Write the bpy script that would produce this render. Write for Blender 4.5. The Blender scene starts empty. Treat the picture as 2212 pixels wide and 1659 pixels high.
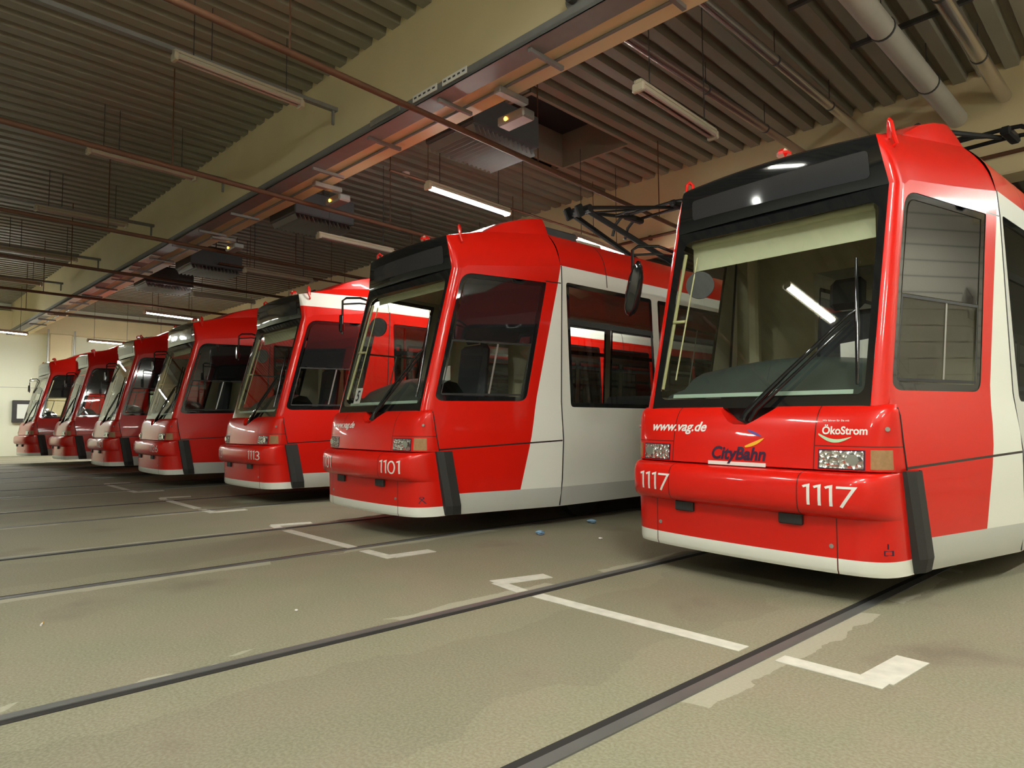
import bpy, math, random
import numpy as np
from mathutils import Vector, Matrix
from mathutils.geometry import delaunay_2d_cdt

random.seed(4)
C = bpy.context.scene.collection
SC = bpy.context.scene

# ------------------------------------------------------------------ camera
cam_d = bpy.data.cameras.new('camera')
cam = bpy.data.objects.new('camera', cam_d)
C.objects.link(cam)
cam_d.sensor_fit = 'HORIZONTAL'
cam_d.sensor_width = 36.0
cam_d.lens = 1445.445 / 2212 * 36.0
cam_d.clip_start = 0.05
cam_d.clip_end = 200
yaw, pitch, roll = 0.8326919, 0.0622899, -0.0068007
cy, sy, cp, sp = math.cos(yaw), math.sin(yaw), math.cos(pitch), math.sin(pitch)
r0 = Vector((cy, sy, 0)); fw = Vector((-sy * cp, cy * cp, sp)); u0 = r0.cross(fw)
cr, sr = math.cos(roll), math.sin(roll)
rt = cr * r0 + sr * u0
up = -sr * r0 + cr * u0
cam.matrix_world = Matrix(((rt.x, up.x, -fw.x, 2.26143), (rt.y, up.y, -fw.y, -3.70355), (rt.z, up.z, -fw.z, 1.02436), (0, 0, 0, 1)))
SC.camera = cam

# ------------------------------------------------------------------ world, exposure
w = bpy.data.worlds.new('world'); SC.world = w
w.use_nodes = True
w.node_tree.nodes['Background'].inputs[0].default_value = (1.0, 0.93, 0.8, 1)
w.node_tree.nodes['Background'].inputs[1].default_value = 0.03
SC.view_settings.view_transform = 'Standard'
SC.view_settings.look = 'None'
SC.view_settings.gamma = 1
SC.view_settings.exposure = 0.6
SC.view_settings.use_curve_mapping = False
SC.cycles.use_denoising = True
SC.cycles.max_bounces = 8
SC.cycles.diffuse_bounces = 4
SC.cycles.transparent_max_bounces = 20
SC.cycles.caustics_reflective = False
SC.cycles.caustics_refractive = False
SC.cycles.sample_clamp_indirect = 6.0
LAMP = 150.0          # emission of a burning tube
LAMP_COL = (0.98, 1.0, 0.92)

# ------------------------------------------------------------------ helpers
def lin(a, b, n): return [a + (b - a) * i / (n - 1) for i in range(n)]
def tag(o, label=None, cat=None, group=None, kind=None):
    if label: o['label'] = label
    if cat: o['category'] = cat
    if group: o['group'] = group
    if kind: o['kind'] = kind
    return o

def empty(name, loc, label, cat, group=None, rot=(0, 0, 0)):
    o = bpy.data.objects.new(name, None)
    C.objects.link(o); o.location = loc; o.rotation_euler = rot
    o.empty_display_size = 0.2
    return tag(o, label, cat, group)

class MB:
    def __init__(s): s.v = []; s.f = []
    def add(s, vs, fs):
        n = len(s.v); s.v += [tuple(p) for p in vs]; s.f += [tuple(n + i for i in f) for f in fs]; return s
    def box(s, c, d, rz=0.0, rx=0.0, ry=0.0, bev=0.0):
        M = Matrix.Rotation(rz, 3, 'Z') @ Matrix.Rotation(ry, 3, 'Y') @ Matrix.Rotation(rx, 3, 'X')
        a, b, e = d[0] / 2, d[1] / 2, d[2] / 2
        c = Vector(c)
        if bev <= 0:
            vs = [c + M @ Vector((x, y, z)) for x in (-a, a) for y in (-b, b) for z in (-e, e)]
            return s.add(vs, [(0, 1, 3, 2), (4, 6, 7, 5), (0, 4, 5, 1), (2, 3, 7, 6), (0, 2, 6, 4), (1, 5, 7, 3)])
        k = min(bev, a * .9, b * .9, e * .9)
        idx = {}; vs = []
        for x in (-1, 1):
            for y in (-1, 1):
                for z in (-1, 1):
                    for ax in range(3):
                        p = [x * (a - k), y * (b - k), z * (e - k)]
                        p[ax] = (x * a, y * b, z * e)[ax]
                        idx[(x, y, z, ax)] = len(vs); vs.append(c + M @ Vector(p))
        fs = []
        for ax in range(3):
            o1, o2 = [i for i in range(3) if i != ax]
            for sg in (-1, 1):
                q = []
                for (p1, p2) in ((-1, -1), (1, -1), (1, 1), (-1, 1)):
                    t = [0, 0, 0]; t[ax] = sg; t[o1] = p1; t[o2] = p2
                    q.append(idx[tuple(t) + (ax,)])
                fs.append(q)
        for ax in range(3):
            o1, o2 = [i for i in range(3) if i != ax]
            for p1 in (-1, 1):
                for p2 in (-1, 1):
                    ta = [0, 0, 0]; ta[o1] = p1; ta[o2] = p2
                    tb = list(ta); ta[ax] = -1; tb[ax] = 1
                    fs.append((idx[tuple(ta) + (o1,)], idx[tuple(tb) + (o1,)], idx[tuple(tb) + (o2,)], idx[tuple(ta) + (o2,)]))
        for x in (-1, 1):
            for y in (-1, 1):
                for z in (-1, 1):
                    fs.append(tuple(idx[(x, y, z, ax)] for ax in range(3)))
        return s.add(vs, fs)
    def tube(s, pts, r, n=10, caps=True):
        pts = [Vector(p) for p in pts]
        rs = r if isinstance(r, (list, tuple)) else [r] * len(pts)
        ring = []; prev = None
        for i, p in enumerate(pts):
            t = (pts[min(i + 1, len(pts) - 1)] - pts[max(i - 1, 0)]).normalized()
            if prev is None:
                a = Vector((0, 0, 1)) if abs(t.z) < .9 else Vector((1, 0, 0))
                u = t.cross(a).normalized()
            else:
                u = (prev - t * prev.dot(t)).normalized()
            prev = u; vv = t.cross(u)
            ring.append([p + rs[i] * (math.cos(2 * math.pi * k / n) * u + math.sin(2 * math.pi * k / n) * vv) for k in range(n)])
        vs = [q for rr in ring for q in rr]; fs = []
        for i in range(len(pts) - 1):
            for k in range(n):
                fs.append((i * n + k, i * n + (k + 1) % n, (i + 1) * n + (k + 1) % n, (i + 1) * n + k))
        if caps:
            fs.append(tuple(range(n - 1, -1, -1))); fs.append(tuple((len(pts) - 1) * n + k for k in range(n)))
        return s.add(vs, fs)
    def grid(s, rows, flip=False):
        nu = len(rows[0]); vs = [p for r in rows for p in r]; fs = []
        for i in range(len(rows) - 1):
            for j in range(nu - 1):
                q = (i * nu + j, i * nu + j + 1, (i + 1) * nu + j + 1, (i + 1) * nu + j)
                fs.append(q[::-1] if flip else q)
        return s.add(vs, fs)
    def disc(s, c, r, n, nrm, hgt=0.01):
        c = Vector(c); nrm = Vector(nrm).normalized()
        return s.tube([c, c + nrm * hgt], r, n)
    def prism(s, poly, fn, h0, h1):
        n = len(poly)
        vs = [fn(a, b, h0) for a, b in poly] + [fn(a, b, h1) for a, b in poly]
        fs = [tuple(range(n - 1, -1, -1)), tuple(range(n, 2 * n))] + [(i, (i + 1) % n, n + (i + 1) % n, n + i) for i in range(n)]
        return s.add(vs, fs)
    def build(s, name, mat, parent=None, smooth=False, ang=35, fix=False):
        me = bpy.data.meshes.new(name)
        me.from_pydata(s.v, [], s.f)
        me.update()
        if fix:
            import bmesh
            bm = bmesh.new(); bm.from_mesh(me)
            bmesh.ops.remove_doubles(bm, verts=bm.verts, dist=1e-5)
            bmesh.ops.recalc_face_normals(bm, faces=bm.faces); bm.to_mesh(me); bm.free()
        if mat: me.materials.append(mat)
        if smooth:
            me.polygons.foreach_set('use_smooth', [True] * len(me.polygons))
            me.set_sharp_from_angle(angle=math.radians(ang))
        o = bpy.data.objects.new(name, me); C.objects.link(o)
        if parent: o.parent = parent
        return o

def inside(p, poly):
    x, y = p; r = False; n = len(poly)
    for i in range(n):
        x1, y1 = poly[i]; x2, y2 = poly[(i + 1) % n]
        if (y1 > y) != (y2 > y) and x < (x2 - x1) * (y - y1) / (y2 - y1) + x1: r = not r
    return r

def dens(poly, st):
    out = []
    for i in range(len(poly)):
        a = Vector(poly[i]); b = Vector(poly[(i + 1) % len(poly)])
        k = max(1, int((b - a).length / st))
        for j in range(k): out.append(tuple(a.lerp(b, j / k)))
    return out

def rounded(poly, rad, n=6):
    out = []; m = len(poly)
    if not isinstance(rad, (list, tuple)): rad = [rad] * m
    for i in range(m):
        p = Vector(poly[i]); a = Vector(poly[i - 1]); b = Vector(poly[(i + 1) % m]); r = rad[i]
        if r <= 0: out.append(tuple(p)); continue
        da = (a - p).normalized(); db = (b - p).normalized()
        for k in range(n + 1):
            t = k / n
            p0 = p + da * r; p2 = p + db * r
            out.append(tuple((1 - t) ** 2 * p0 + 2 * t * (1 - t) * p + t * t * p2))
    return out

def panel(outline, holes, fn, step=0.12, flip=False, es=0.1):
    """flat region with holes in (a, b), triangulated and lifted to 3D by fn"""
    polys = [dens(outline, es)] + [dens(h, es) for h in holes]
    vs = []; es_ = []
    for pl in polys:
        n0 = len(vs); vs += [Vector(p) for p in pl]
        es_ += [(n0 + i, n0 + (i + 1) % len(pl)) for i in range(len(pl))]
    xs = [p[0] for p in polys[0]]; ys = [p[1] for p in polys[0]]
    a = min(xs) + step / 2
    bd = [q for pl in polys for q in pl]
    while a < max(xs):
        b = min(ys) + step / 2
        while b < max(ys):
            if inside((a, b), polys[0]) and not any(inside((a, b), h) for h in polys[1:]):
                if min((a - q[0]) ** 2 + (b - q[1]) ** 2 for q in bd) > (step * .45) ** 2: vs.append(Vector((a, b)))
            b += step
        a += step
    V, E_, F_, _, _, _ = delaunay_2d_cdt(vs, es_, [], 0, 1e-6)
    fs = []
    for f in F_:
        c = sum((V[i] for i in f), Vector((0, 0))) / len(f)
        if inside(c, polys[0]) and not any(inside(c, h) for h in polys[1:]):
            ar = sum(V[f[i]].x * V[f[(i + 1) % len(f)]].y - V[f[(i + 1) % len(f)]].x * V[f[i]].y for i in range(len(f)))
            f = list(f)
            if ar < 0: f = f[::-1]
            fs.append(f[::-1] if flip else f)
    m = MB(); m.add([fn(p.x, p.y) for p in V], fs)
    return m

# ------------------------------------------------------------------ materials
MATS = {}
def principled(name, col, rough=.5, metal=0.0, coat=0.0, spec=.5, noise=0.0, nscale=8.0, bump=0.0, bscale=60.0):
    if name in MATS: return MATS[name]
    m = bpy.data.materials.new(name); m.use_nodes = True; nt = m.node_tree
    b = nt.nodes['Principled BSDF']
    b.inputs['Base Color'].default_value = (*col, 1); b.inputs['Roughness'].default_value = rough
    b.inputs['Metallic'].default_value = metal; b.inputs['Coat Weight'].default_value = coat
    b.inputs['Coat Roughness'].default_value = .06
    b.inputs['Specular IOR Level'].default_value = spec
    tc = nt.nodes.new('ShaderNodeTexCoord')
    if noise > 0:
        n = nt.nodes.new('ShaderNodeTexNoise'); n.inputs['Scale'].default_value = nscale; n.inputs['Detail'].default_value = 6
        nt.links.new(tc.outputs['Object'], n.inputs['Vector'])
        mx = nt.nodes.new('ShaderNodeMix'); mx.data_type = 'RGBA'
        mx.inputs[6].default_value = (*[c * (1 - noise) for c in col], 1); mx.inputs[7].default_value = (*[min(1, c * (1 + noise)) for c in col], 1)
        nt.links.new(n.outputs['Fac'], mx.inputs[0]); nt.links.new(mx.outputs[2], b.inputs['Base Color'])
    if bump > 0:
        n2 = nt.nodes.new('ShaderNodeTexNoise'); n2.inputs['Scale'].default_value = bscale; n2.inputs['Detail'].default_value = 5
        nt.links.new(tc.outputs['Object'], n2.inputs['Vector'])
        bp = nt.nodes.new('ShaderNodeBump'); bp.inputs['Strength'].default_value = bump; bp.inputs['Distance'].default_value = .01
        nt.links.new(n2.outputs['Fac'], bp.inputs['Height']); nt.links.new(bp.outputs[0], b.inputs['Normal'])
    MATS[name] = m
    return m

def emission(name, col, s):
    m = bpy.data.materials.new(name); m.use_nodes = True; nt = m.node_tree
    nt.nodes.remove(nt.nodes['Principled BSDF'])
    e = nt.nodes.new('ShaderNodeEmission'); e.inputs[0].default_value = (*col, 1); e.inputs[1].default_value = s
    nt.links.new(e.outputs[0], nt.nodes['Material Output'].inputs[0])
    return m

def glass(name, tint, ior=1.6):
    m = bpy.data.materials.new(name); m.use_nodes = True; nt = m.node_tree
    nt.nodes.remove(nt.nodes['Principled BSDF'])
    t = nt.nodes.new('ShaderNodeBsdfTransparent'); t.inputs[0].default_value = (*tint, 1)
    g = nt.nodes.new('ShaderNodeBsdfGlossy'); g.inputs['Roughness'].default_value = .015
    ge = nt.nodes.new('ShaderNodeNewGeometry'); dt = nt.nodes.new('ShaderNodeVectorMath'); dt.operation = 'DOT_PRODUCT'
    nt.links.new(ge.outputs['Normal'], dt.inputs[0]); nt.links.new(ge.outputs['Incoming'], dt.inputs[1])
    def mth(op, a, b):
        n = nt.nodes.new('ShaderNodeMath'); n.operation = op
        for i, v in enumerate((a, b)):
            if isinstance(v, (int, float)): n.inputs[i].default_value = v
            else: nt.links.new(v, n.inputs[i])
        return n
    f0 = ((ior - 1) / (ior + 1)) ** 2 * 1.6          # two faces of the pane
    c5 = mth('POWER', mth('SUBTRACT', 1.0, mth('ABSOLUTE', dt.outputs['Value'], 0).outputs[0]).outputs[0], 5.0)
    fr = mth('ADD', mth('MULTIPLY', c5.outputs[0], 1 - f0).outputs[0], f0)
    mx = nt.nodes.new('ShaderNodeMixShader')
    nt.links.new(fr.outputs[0], mx.inputs[0]); nt.links.new(t.outputs[0], mx.inputs[1]); nt.links.new(g.outputs[0], mx.inputs[2])
    nt.links.new(mx.outputs[0], nt.nodes['Material Output'].inputs[0])
    return m

RED = (.68, .010, .004); CREAM = (.84, .85, .77); GREY = (.55, .56, .52); INNER = (.50, .47, .36)

class NT:
    """small expression builder over shader nodes"""
    def __init__(s, name):
        s.m = bpy.data.materials.new(name); s.m.use_nodes = True; s.nt = s.m.node_tree
        s.b = s.nt.nodes['Principled BSDF']
        tc = s.nt.nodes.new('ShaderNodeTexCoord'); sp_ = s.nt.nodes.new('ShaderNodeSeparateXYZ')
        s.nt.links.new(tc.outputs['Object'], sp_.inputs[0]); s.tc = tc
        s.x, s.y, s.z = sp_.outputs
    def op(s, o, a, b=0.0, c=0.0):
        n = s.nt.nodes.new('ShaderNodeMath'); n.operation = o
        for i, v in enumerate((a, b, c)):
            if isinstance(v, (int, float)): n.inputs[i].default_value = v
            else: s.nt.links.new(v, n.inputs[i])
        return n.outputs[0]
    def gt(s, a, b): return s.op('GREATER_THAN', a, b)
    def lt(s, a, b): return s.op('LESS_THAN', a, b)
    def mul(s, a, b): return s.op('MULTIPLY', a, b)
    def near(s, a, c, w): return s.lt(s.op('ABSOLUTE', s.op('SUBTRACT', a, c)), w)
    def mix(s, f, a, b):
        n = s.nt.nodes.new('ShaderNodeMix'); n.data_type = 'RGBA'
        for i, v in ((0, f), (6, a), (7, b)):
            if isinstance(v, tuple): n.inputs[i].default_value = (*v, 1)
            elif isinstance(v, (int, float)): n.inputs[i].default_value = v
            else: s.nt.links.new(v, n.inputs[i])
        return n.outputs[2]
    def noise(s, scale, detail=5):
        n = s.nt.nodes.new('ShaderNodeTexNoise'); n.inputs['Scale'].default_value = scale; n.inputs['Detail'].default_value = detail
        s.nt.links.new(s.tc.outputs['Object'], n.inputs['Vector']); return n.outputs['Fac']
    def paint(s, col, rough=.32, coat=.5, backface=True):
        if backface:
            g = s.nt.nodes.new('ShaderNodeNewGeometry')
            col = s.mix(g.outputs['Backfacing'], col, INNER)
            s.nt.links.new(s.op('MULTIPLY', s.op('SUBTRACT', 1.0, g.outputs['Backfacing']), coat), s.b.inputs['Coat Weight'])
        else:
            s.b.inputs['Coat Weight'].default_value = coat
        s.nt.links.new(col, s.b.inputs['Base Color'])
        s.b.inputs['Specular IOR Level'].default_value = .25; s.b.inputs['Roughness'].default_value = rough; s.b.inputs['Coat Roughness'].default_value = .05
        return s.m

def side_paint(name, white_at, roof):
    """cab side and roof flanks: red, slanted white field at the rear, grey sill, dark panel gaps"""
    n = NT(name)
    col = n.mix(n.noise(3), tuple(c * .96 for c in RED), tuple(c * 1.04 for c in RED))
    if white_at is not None:
        edge = n.op('MULTIPLY_ADD', n.op('SUBTRACT', n.z, .42), .27, white_at)
        wh = n.mul(n.gt(n.y, edge), n.lt(n.z, 2.744))
        col = n.mix(wh, col, CREAM)
    if roof == 'white':
        col = n.mix(n.mul(n.gt(n.z, 2.73), n.lt(n.z, 2.95)), col, CREAM)
    col = n.mix(n.lt(n.z, .425), col, GREY)
    seam = n.op('MULTIPLY_ADD', n.op('SUBTRACT', n.y, .54), .0458, .831)
    gap = n.op('MAXIMUM', n.mul(n.lt(n.op('ABSOLUTE', n.op('SUBTRACT', n.z, seam)), .0075), n.lt(n.y, 2.02)),
               n.mul(n.near(n.z, 2.548, .006), n.mul(n.gt(n.y, 1.83), n.lt(n.y, 2.03))))
    col = n.mix(gap, col, (.03, .02, .02))
    return n.paint(col)

def body_paint(name, wall, roof):
    n = NT(name)
    col = n.mix(n.gt(n.z, 2.744), wall, RED)
    if roof == 'white':
        col = n.mix(n.mul(n.gt(n.z, 2.73), n.lt(n.z, 2.95)), col, CREAM)
    col = n.mix(n.lt(n.z, .425), col, GREY)
    gap = n.near(n.y, 2.78, .007)
    col = n.mix(n.mul(gap, n.gt(n.z, 2.6)), col, (.05, .03, .03))
    for yy in (7.6, 11.2):
        col = n.mix(n.near(n.y, yy, .008), col, (.05, .04, .04))
    return n.paint(col)

def front_paint(name, seam_x, white_below=None):
    n = NT(name)
    ax = n.op('ABSOLUTE', n.x)
    col = n.mix(n.noise(3), tuple(c * .96 for c in RED), tuple(c * 1.04 for c in RED))
    if white_below: col = n.mix(n.lt(n.z, white_below), col, CREAM)
    g = n.near(ax, seam_x, .0035)
    col = n.mix(g, col, (.10, .012, .01))
    if name == 'hood red':
        g2 = n.mul(n.near(n.z, .955, .003), n.gt(ax, seam_x))
        col = n.mix(g2, col, (.10, .012, .01))
    return n.paint(col)

M_side = {'A': side_paint('cab side red and cream', 1.41, 'red'), 'B': side_paint('cab side red with white roof edge', None, 'white'),
          'C': side_paint('cab side red', None, 'red')}
M_body = {'A': body_paint('body cream', CREAM, 'red'), 'B': body_paint('body red white edge', RED, 'white'), 'C': body_paint('body red', RED, 'red')}
M_hood = front_paint('hood red', .5)
M_bumper = front_paint('bumper red', .452)
M_skirt = front_paint('skirt red', .63, .318)
n_ = NT('plain red'); M_red = n_.paint(n_.mix(n_.noise(3), tuple(c * .96 for c in RED), tuple(c * 1.04 for c in RED)))
M_black = principled('black gloss', (.008, .009, .010), .05, coat=.3)
M_rub = principled('black rubber', (.022, .022, .022), .6, noise=.2)
M_dk = principled('dark grey metal', (.05, .05, .052), .5, noise=.2)
M_glass = glass('window glass', (.90, .93, .90))
M_glass_dk = principled('dark tinted glass', (.012, .013, .014), .04, spec=.9)
M_disp = principled('display glass', (.03, .031, .035), .06)
M_white = principled('lettering white', (.80, .78, .74), .4)
M_ltblk = principled('lettering black', (.03, .008, .035), .4)
M_yel = principled('lettering yellow', (.85, .45, .02), .4)
M_blue = principled('lettering blue', (.10, .06, .28), .4)
M_chrome = principled('chrome', (.75, .75, .73), .18, metal=1.0)
M_amber = principled('amber lens', (.36, .20, .09), .25, coat=.5, noise=.25, nscale=60)
M_dash = principled('dashboard grey green', (.045, .06, .055), .38, noise=.15)
M_sill = principled('pale green sill', (.42, .55, .46), .5)
M_blind = principled('cream roller blind', (.62, .62, .42), .7, noise=.08, nscale=12)
M_beige = principled('beige cab lining', (.40, .37, .24), .6, noise=.08)
M_seat = principled('dark seat fabric', (.03, .033, .04), .8)
M_rod = principled('pale yellow rail', (.60, .56, .30), .4)
M_under = principled('underframe black', (.012, .012, .012), .8)

def reflector_mat():
    n = NT('headlight reflector')
    v = n.nt.nodes.new('ShaderNodeTexVoronoi'); v.inputs['Scale'].default_value = 34
    n.nt.links.new(n.tc.outputs['Object'], v.inputs['Vector'])
    n.nt.links.new(n.mix(n.noise(40), (.25, .25, .23), (.95, .93, .88)), n.b.inputs['Base Color'])
    bp = n.nt.nodes.new('ShaderNodeBump'); bp.inputs['Strength'].default_value = .9; bp.inputs['Distance'].default_value = .02
    n.nt.links.new(v.outputs['Distance'], bp.inputs['Height']); n.nt.links.new(bp.outputs[0], n.b.inputs['Normal'])
    n.b.inputs['Metallic'].default_value = .85; n.b.inputs['Roughness'].default_value = .2
    return n.m
M_refl = reflector_mat()

# ================================================================== THE HALL (hall axes turned 3 degrees from the tracks)
HA = math.radians(3.0)
HX = Vector((-math.cos(HA), -math.sin(HA), 0)); HY = Vector((-math.sin(HA), math.cos(HA), 0))
def HP(h, p, z): 
    q = HX * h + HY * p
    return Vector((q.x, q.y, z))
def hbox(m, h0, h1, p0, p1, z0, z1, bev=0):
    c = HP((h0 + h1) / 2, (p0 + p1) / 2, (z0 + z1) / 2)
    return m.box(c, (abs(h1 - h0), abs(p1 - p0), abs(z1 - z0)), rz=HA, bev=bev)
H0, H1 = -5.6, 29.5          # right wall, far left wall
P0, P1 = -12.0, 15.0
ZC = 5.82

def floor_mat():
    n = NT('concrete floor')
    big = n.noise(.35, 4); mid = n.noise(2.2, 6); fine = n.noise(85, 3)
    col = n.mix(big, (.155, .147, .092), (.245, .232, .15))
    r1 = n.nt.nodes.new('ShaderNodeValToRGB'); r1.color_ramp.elements[0].position = .40; r1.color_ramp.elements[1].position = .62
    n.nt.links.new(mid, r1.inputs[0])
    col = n.mix(n.mul(r1.outputs[0], .35), col, (.27, .205, .15))
    r2 = n.nt.nodes.new('ShaderNodeValToRGB'); r2.color_ramp.elements[0].position = .38; r2.color_ramp.elements[1].position = .66
    n.nt.links.new(fine, r2.inputs[0])
    col = n.mix(n.mul(r2.outputs[0], .55), col, (.35, .33, .245))
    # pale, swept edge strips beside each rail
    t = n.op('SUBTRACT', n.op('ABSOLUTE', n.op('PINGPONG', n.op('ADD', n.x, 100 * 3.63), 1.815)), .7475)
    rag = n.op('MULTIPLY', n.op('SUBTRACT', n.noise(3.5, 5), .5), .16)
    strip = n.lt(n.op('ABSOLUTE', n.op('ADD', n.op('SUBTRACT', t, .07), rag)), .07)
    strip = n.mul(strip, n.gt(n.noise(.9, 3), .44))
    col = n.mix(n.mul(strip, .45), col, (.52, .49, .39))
    # dark oily band in the middle of each track
    oil = n.lt(n.op('PINGPONG', n.op('ADD', n.x, 100 * 3.63), 1.815), n.op('MULTIPLY', n.noise(1.6, 5), .8))
    col = n.mix(n.mul(oil, .16), col, (.10, .08, .06))
    # scattered dark stains
    r3 = n.nt.nodes.new('ShaderNodeValToRGB'); r3.color_ramp.elements[0].position = .60; r3.color_ramp.elements[1].position = .72
    n.nt.links.new(n.noise(1.1, 7), r3.inputs[0])
    col = n.mix(n.mul(r3.outputs[0], .45), col, (.09, .075, .055))
    n.nt.links.new(col, n.b.inputs['Base Color'])
    n.b.inputs['Roughness'].default_value = .62
    bp = n.nt.nodes.new('ShaderNodeBump'); bp.inputs['Strength'].default_value = .2; bp.inputs['Distance'].default_value = .005
    n.nt.links.new(n.noise(110, 3), bp.inputs['Height']); n.nt.links.new(bp.outputs[0], n.b.inputs['Normal'])
    return n.m
M_floor = floor_mat()
M_wall = principled('cream wall paint', (.84, .88, .82), .6, noise=.06, nscale=1.2)
def plank_wall():
    n = NT('cream plank wall')
    g = n.lt(n.op('PINGPONG', n.z, .125), .008)
    n.nt.links.new(n.mix(g, n.mix(n.noise(1.5), (.66, .62, .50), (.74, .70, .58)), (.12, .11, .09)), n.b.inputs['Base Color'])
    n.b.inputs['Roughness'].default_value = .6
    return n.m
M_plank = plank_wall()
def panel_wall():
    n = NT('cream panelled wall')
    g = n.op('MAXIMUM', n.near(n.z, 2.62, .012), n.mul(n.lt(n.op('PINGPONG', n.op('ADD', n.y, 50.9), 1.3), .012), n.gt(n.z, 2.0)))
    n.nt.links.new(n.mix(g, n.mix(n.noise(1.2), (.79, .81, .64), (.85, .87, .70)), (.50, .50, .44)), n.b.inputs['Base Color'])
    n.b.inputs['Roughness'].default_value = .6
    return n.m
M_panelw = panel_wall()
M_beam = principled('olive cream beam paint', (.78, .66, .40), .6, noise=.08, nscale=1.5)
M_deck = principled('grey steel deck', (.27, .255, .20), .5, noise=.1, nscale=2)
M_rust = principled('rusty brown pipe', (.11, .045, .02), .65, noise=.3, nscale=9)
M_galv = principled('galvanised steel', (.42, .42, .40), .35, metal=.7, noise=.12)
M_duct = principled('grey painted duct', (.46, .43, .38), .5, noise=.06)
M_shiny = principled('polished pipe', (.62, .58, .55), .22, metal=.9)
M_pink = principled('reddish foil pipe', (.48, .36, .34), .25, metal=.85)
M_tray = principled('grey cable tray', (.24, .24, .235), .5, metal=.3, noise=.15)
M_lampw = principled('white lamp enamel', (.48, .44, .33), .4)
M_tubeoff = principled('unlit tube', (.42, .34, .30), .25)
M_heat = principled('dark grey heater', (.085, .09, .10), .45, noise=.1)
M_heatf = principled('heater fins', (.20, .20, .20), .5)
M_void = principled('dark skylight', (.01, .01, .012), .4)
M_mark = principled('worn white floor paint', (.62, .60, .52), .6, noise=.3, nscale=14)
M_steel = principled('rail steel', (.15, .15, .145), .42, metal=.35, noise=.2, nscale=5)
M_groove = principled('rail groove', (.015, .013, .012), .8)
M_lit = emission('burning tube', LAMP_COL, LAMP)

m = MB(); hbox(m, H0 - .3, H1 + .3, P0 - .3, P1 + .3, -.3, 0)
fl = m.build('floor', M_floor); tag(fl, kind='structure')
for nm, a in (('wall_left', (H1, H1 + .3, P0, P1, 0, ZC + .4)), ('wall_right', (H0 - .3, H0, P0, P1, 0, ZC + .4)),
              ('wall_front', (H0, H1, P0 - .3, P0, 0, ZC + .4)), ('wall_back', (H0, H1, P1, P1 + .3, 0, ZC + .4))):
    m = MB(); hbox(m, *a); tag(m.build(nm, M_plank if nm == 'wall_right' else M_panelw if nm == 'wall_left' else M_wall), kind='structure')

# skylight opening in the ribbed deck
SKH0, SKH1, SKP0, SKP1 = 4.30, 5.80, 3.05, 5.50
def deck(name, p0, p1, hole=None):
    m = MB(); pitch = .30; h = H0
    prof = ((0, 0), (.155, 0), (.185, .11), (.27, .11), (.30, 0))
    while h < H1:
        segs = [(p0, p1)]
        if hole and h + pitch > hole[0] and h < hole[1]: segs = [(p0, hole[2]), (hole[3], p1)]
        for (a, b) in segs:
            m.grid([[HP(h + u, a, ZC + v) for u, v in prof], [HP(h + u, b, ZC + v) for u, v in prof]])
        h += pitch
    o = m.build(name, M_deck, fix=False); tag(o, kind='structure'); return o
deck('ceiling', P0, .75)
deck('ceiling.001', 1.25, 7.2, (SKH0, SKH1, SKP0, SKP1))
deck('ceiling.002', 7.7, P1)
m = MB(); hbox(m, H0, H1, P0, P1, ZC + .75, ZC + .85); tag(m.build('roof_slab', M_void), kind='structure')

def beam(p0, p1, zb, h0=H0, h1=H1):
    m = MB(); hbox(m, h0, h1, p0, p1, zb, ZC + .14, bev=.02); tag(m.build('beam', M_beam), kind='structure')
beam(.75, 1.25, 4.60); beam(7.2, 7.7, 4.38); beam(-6.2, -5.7, 4.60)
# lintel and pilaster at the far wall
m = MB(); hbox(m, H1 - .35, H1, P0, P1, 4.75, 5.5); tag(m.build('beam', M_beam), kind='structure')
for p in (1.95, 8.5):
    m = MB(); hbox(m, H1 - .5, H1, p, p + .75, 0, 4.75, bev=.02); tag(m.build('pillar', M_beam), kind='structure')
# skylight shaft
sk = empty('skylight', HP((SKH0 + SKH1) / 2, (SKP0 + SKP1) / 2, ZC), 'square dark skylight shaft let into the ribbed ceiling', 'skylight')
def hloc(o):  # local helper: hall coordinates to coordinates relative to o
    return Matrix.Translation(-o.location)
def rel(mb, o):
    L = o.location; mb.v = [(p[0] - L.x, p[1] - L.y, p[2] - L.z) for p in mb.v]; return mb
m = MB()
for a in ((SKH0 - .04, SKH0 + .02, SKP0 - .04, SKP1 + .04), (SKH1 - .02, SKH1 + .04, SKP0 - .04, SKP1 + .04),
          (SKH0 + .02, SKH1 - .02, SKP0 - .04, SKP0 + .02), (SKH0 + .02, SKH1 - .02, SKP1 - .02, SKP1 + .04)):
    hbox(m, *a, ZC - .03, ZC + .62)
rel(m, sk).build('shaft', M_deck, sk)
m = MB(); hbox(m, SKH0, SKH1, SKP0, SKP1, ZC + .6, ZC + .64); rel(m, sk).build('pane', M_void, sk)

# ------------------------------------------------------------------ rails and floor marks
TX = [0.0, -3.633, -7.274, -11.032, -14.475, -18.256, -21.501]
NAMES = ['the nearest tram, numbered 1117', 'the tram numbered 1101', 'the tram numbered 1113', 'the tram numbered 1126',
         'the fifth tram from the right', 'the sixth tram from the right', 'the farthest tram']
for i, x in enumerate(TX):
    for s, nm in ((-1, 'left'), (1, 'right')):
        xr = x + s * .7475
        r = empty('tram_rail', (xr, 1.0, 0), f'{nm} steel floor rail of the track under {NAMES[i]}', 'rail', 'rails set in the floor')
        L = 13.5
        m = MB(); m.box((s * .018, 0, .002), (.052, 2 * L - 3, .008)); m.build('rail_head', M_steel, r)
        m = MB(); m.box((-s * .028, 0, .0005), (.040, 2 * L - 3, .004)); m.build('groove', M_groove, r)

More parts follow.
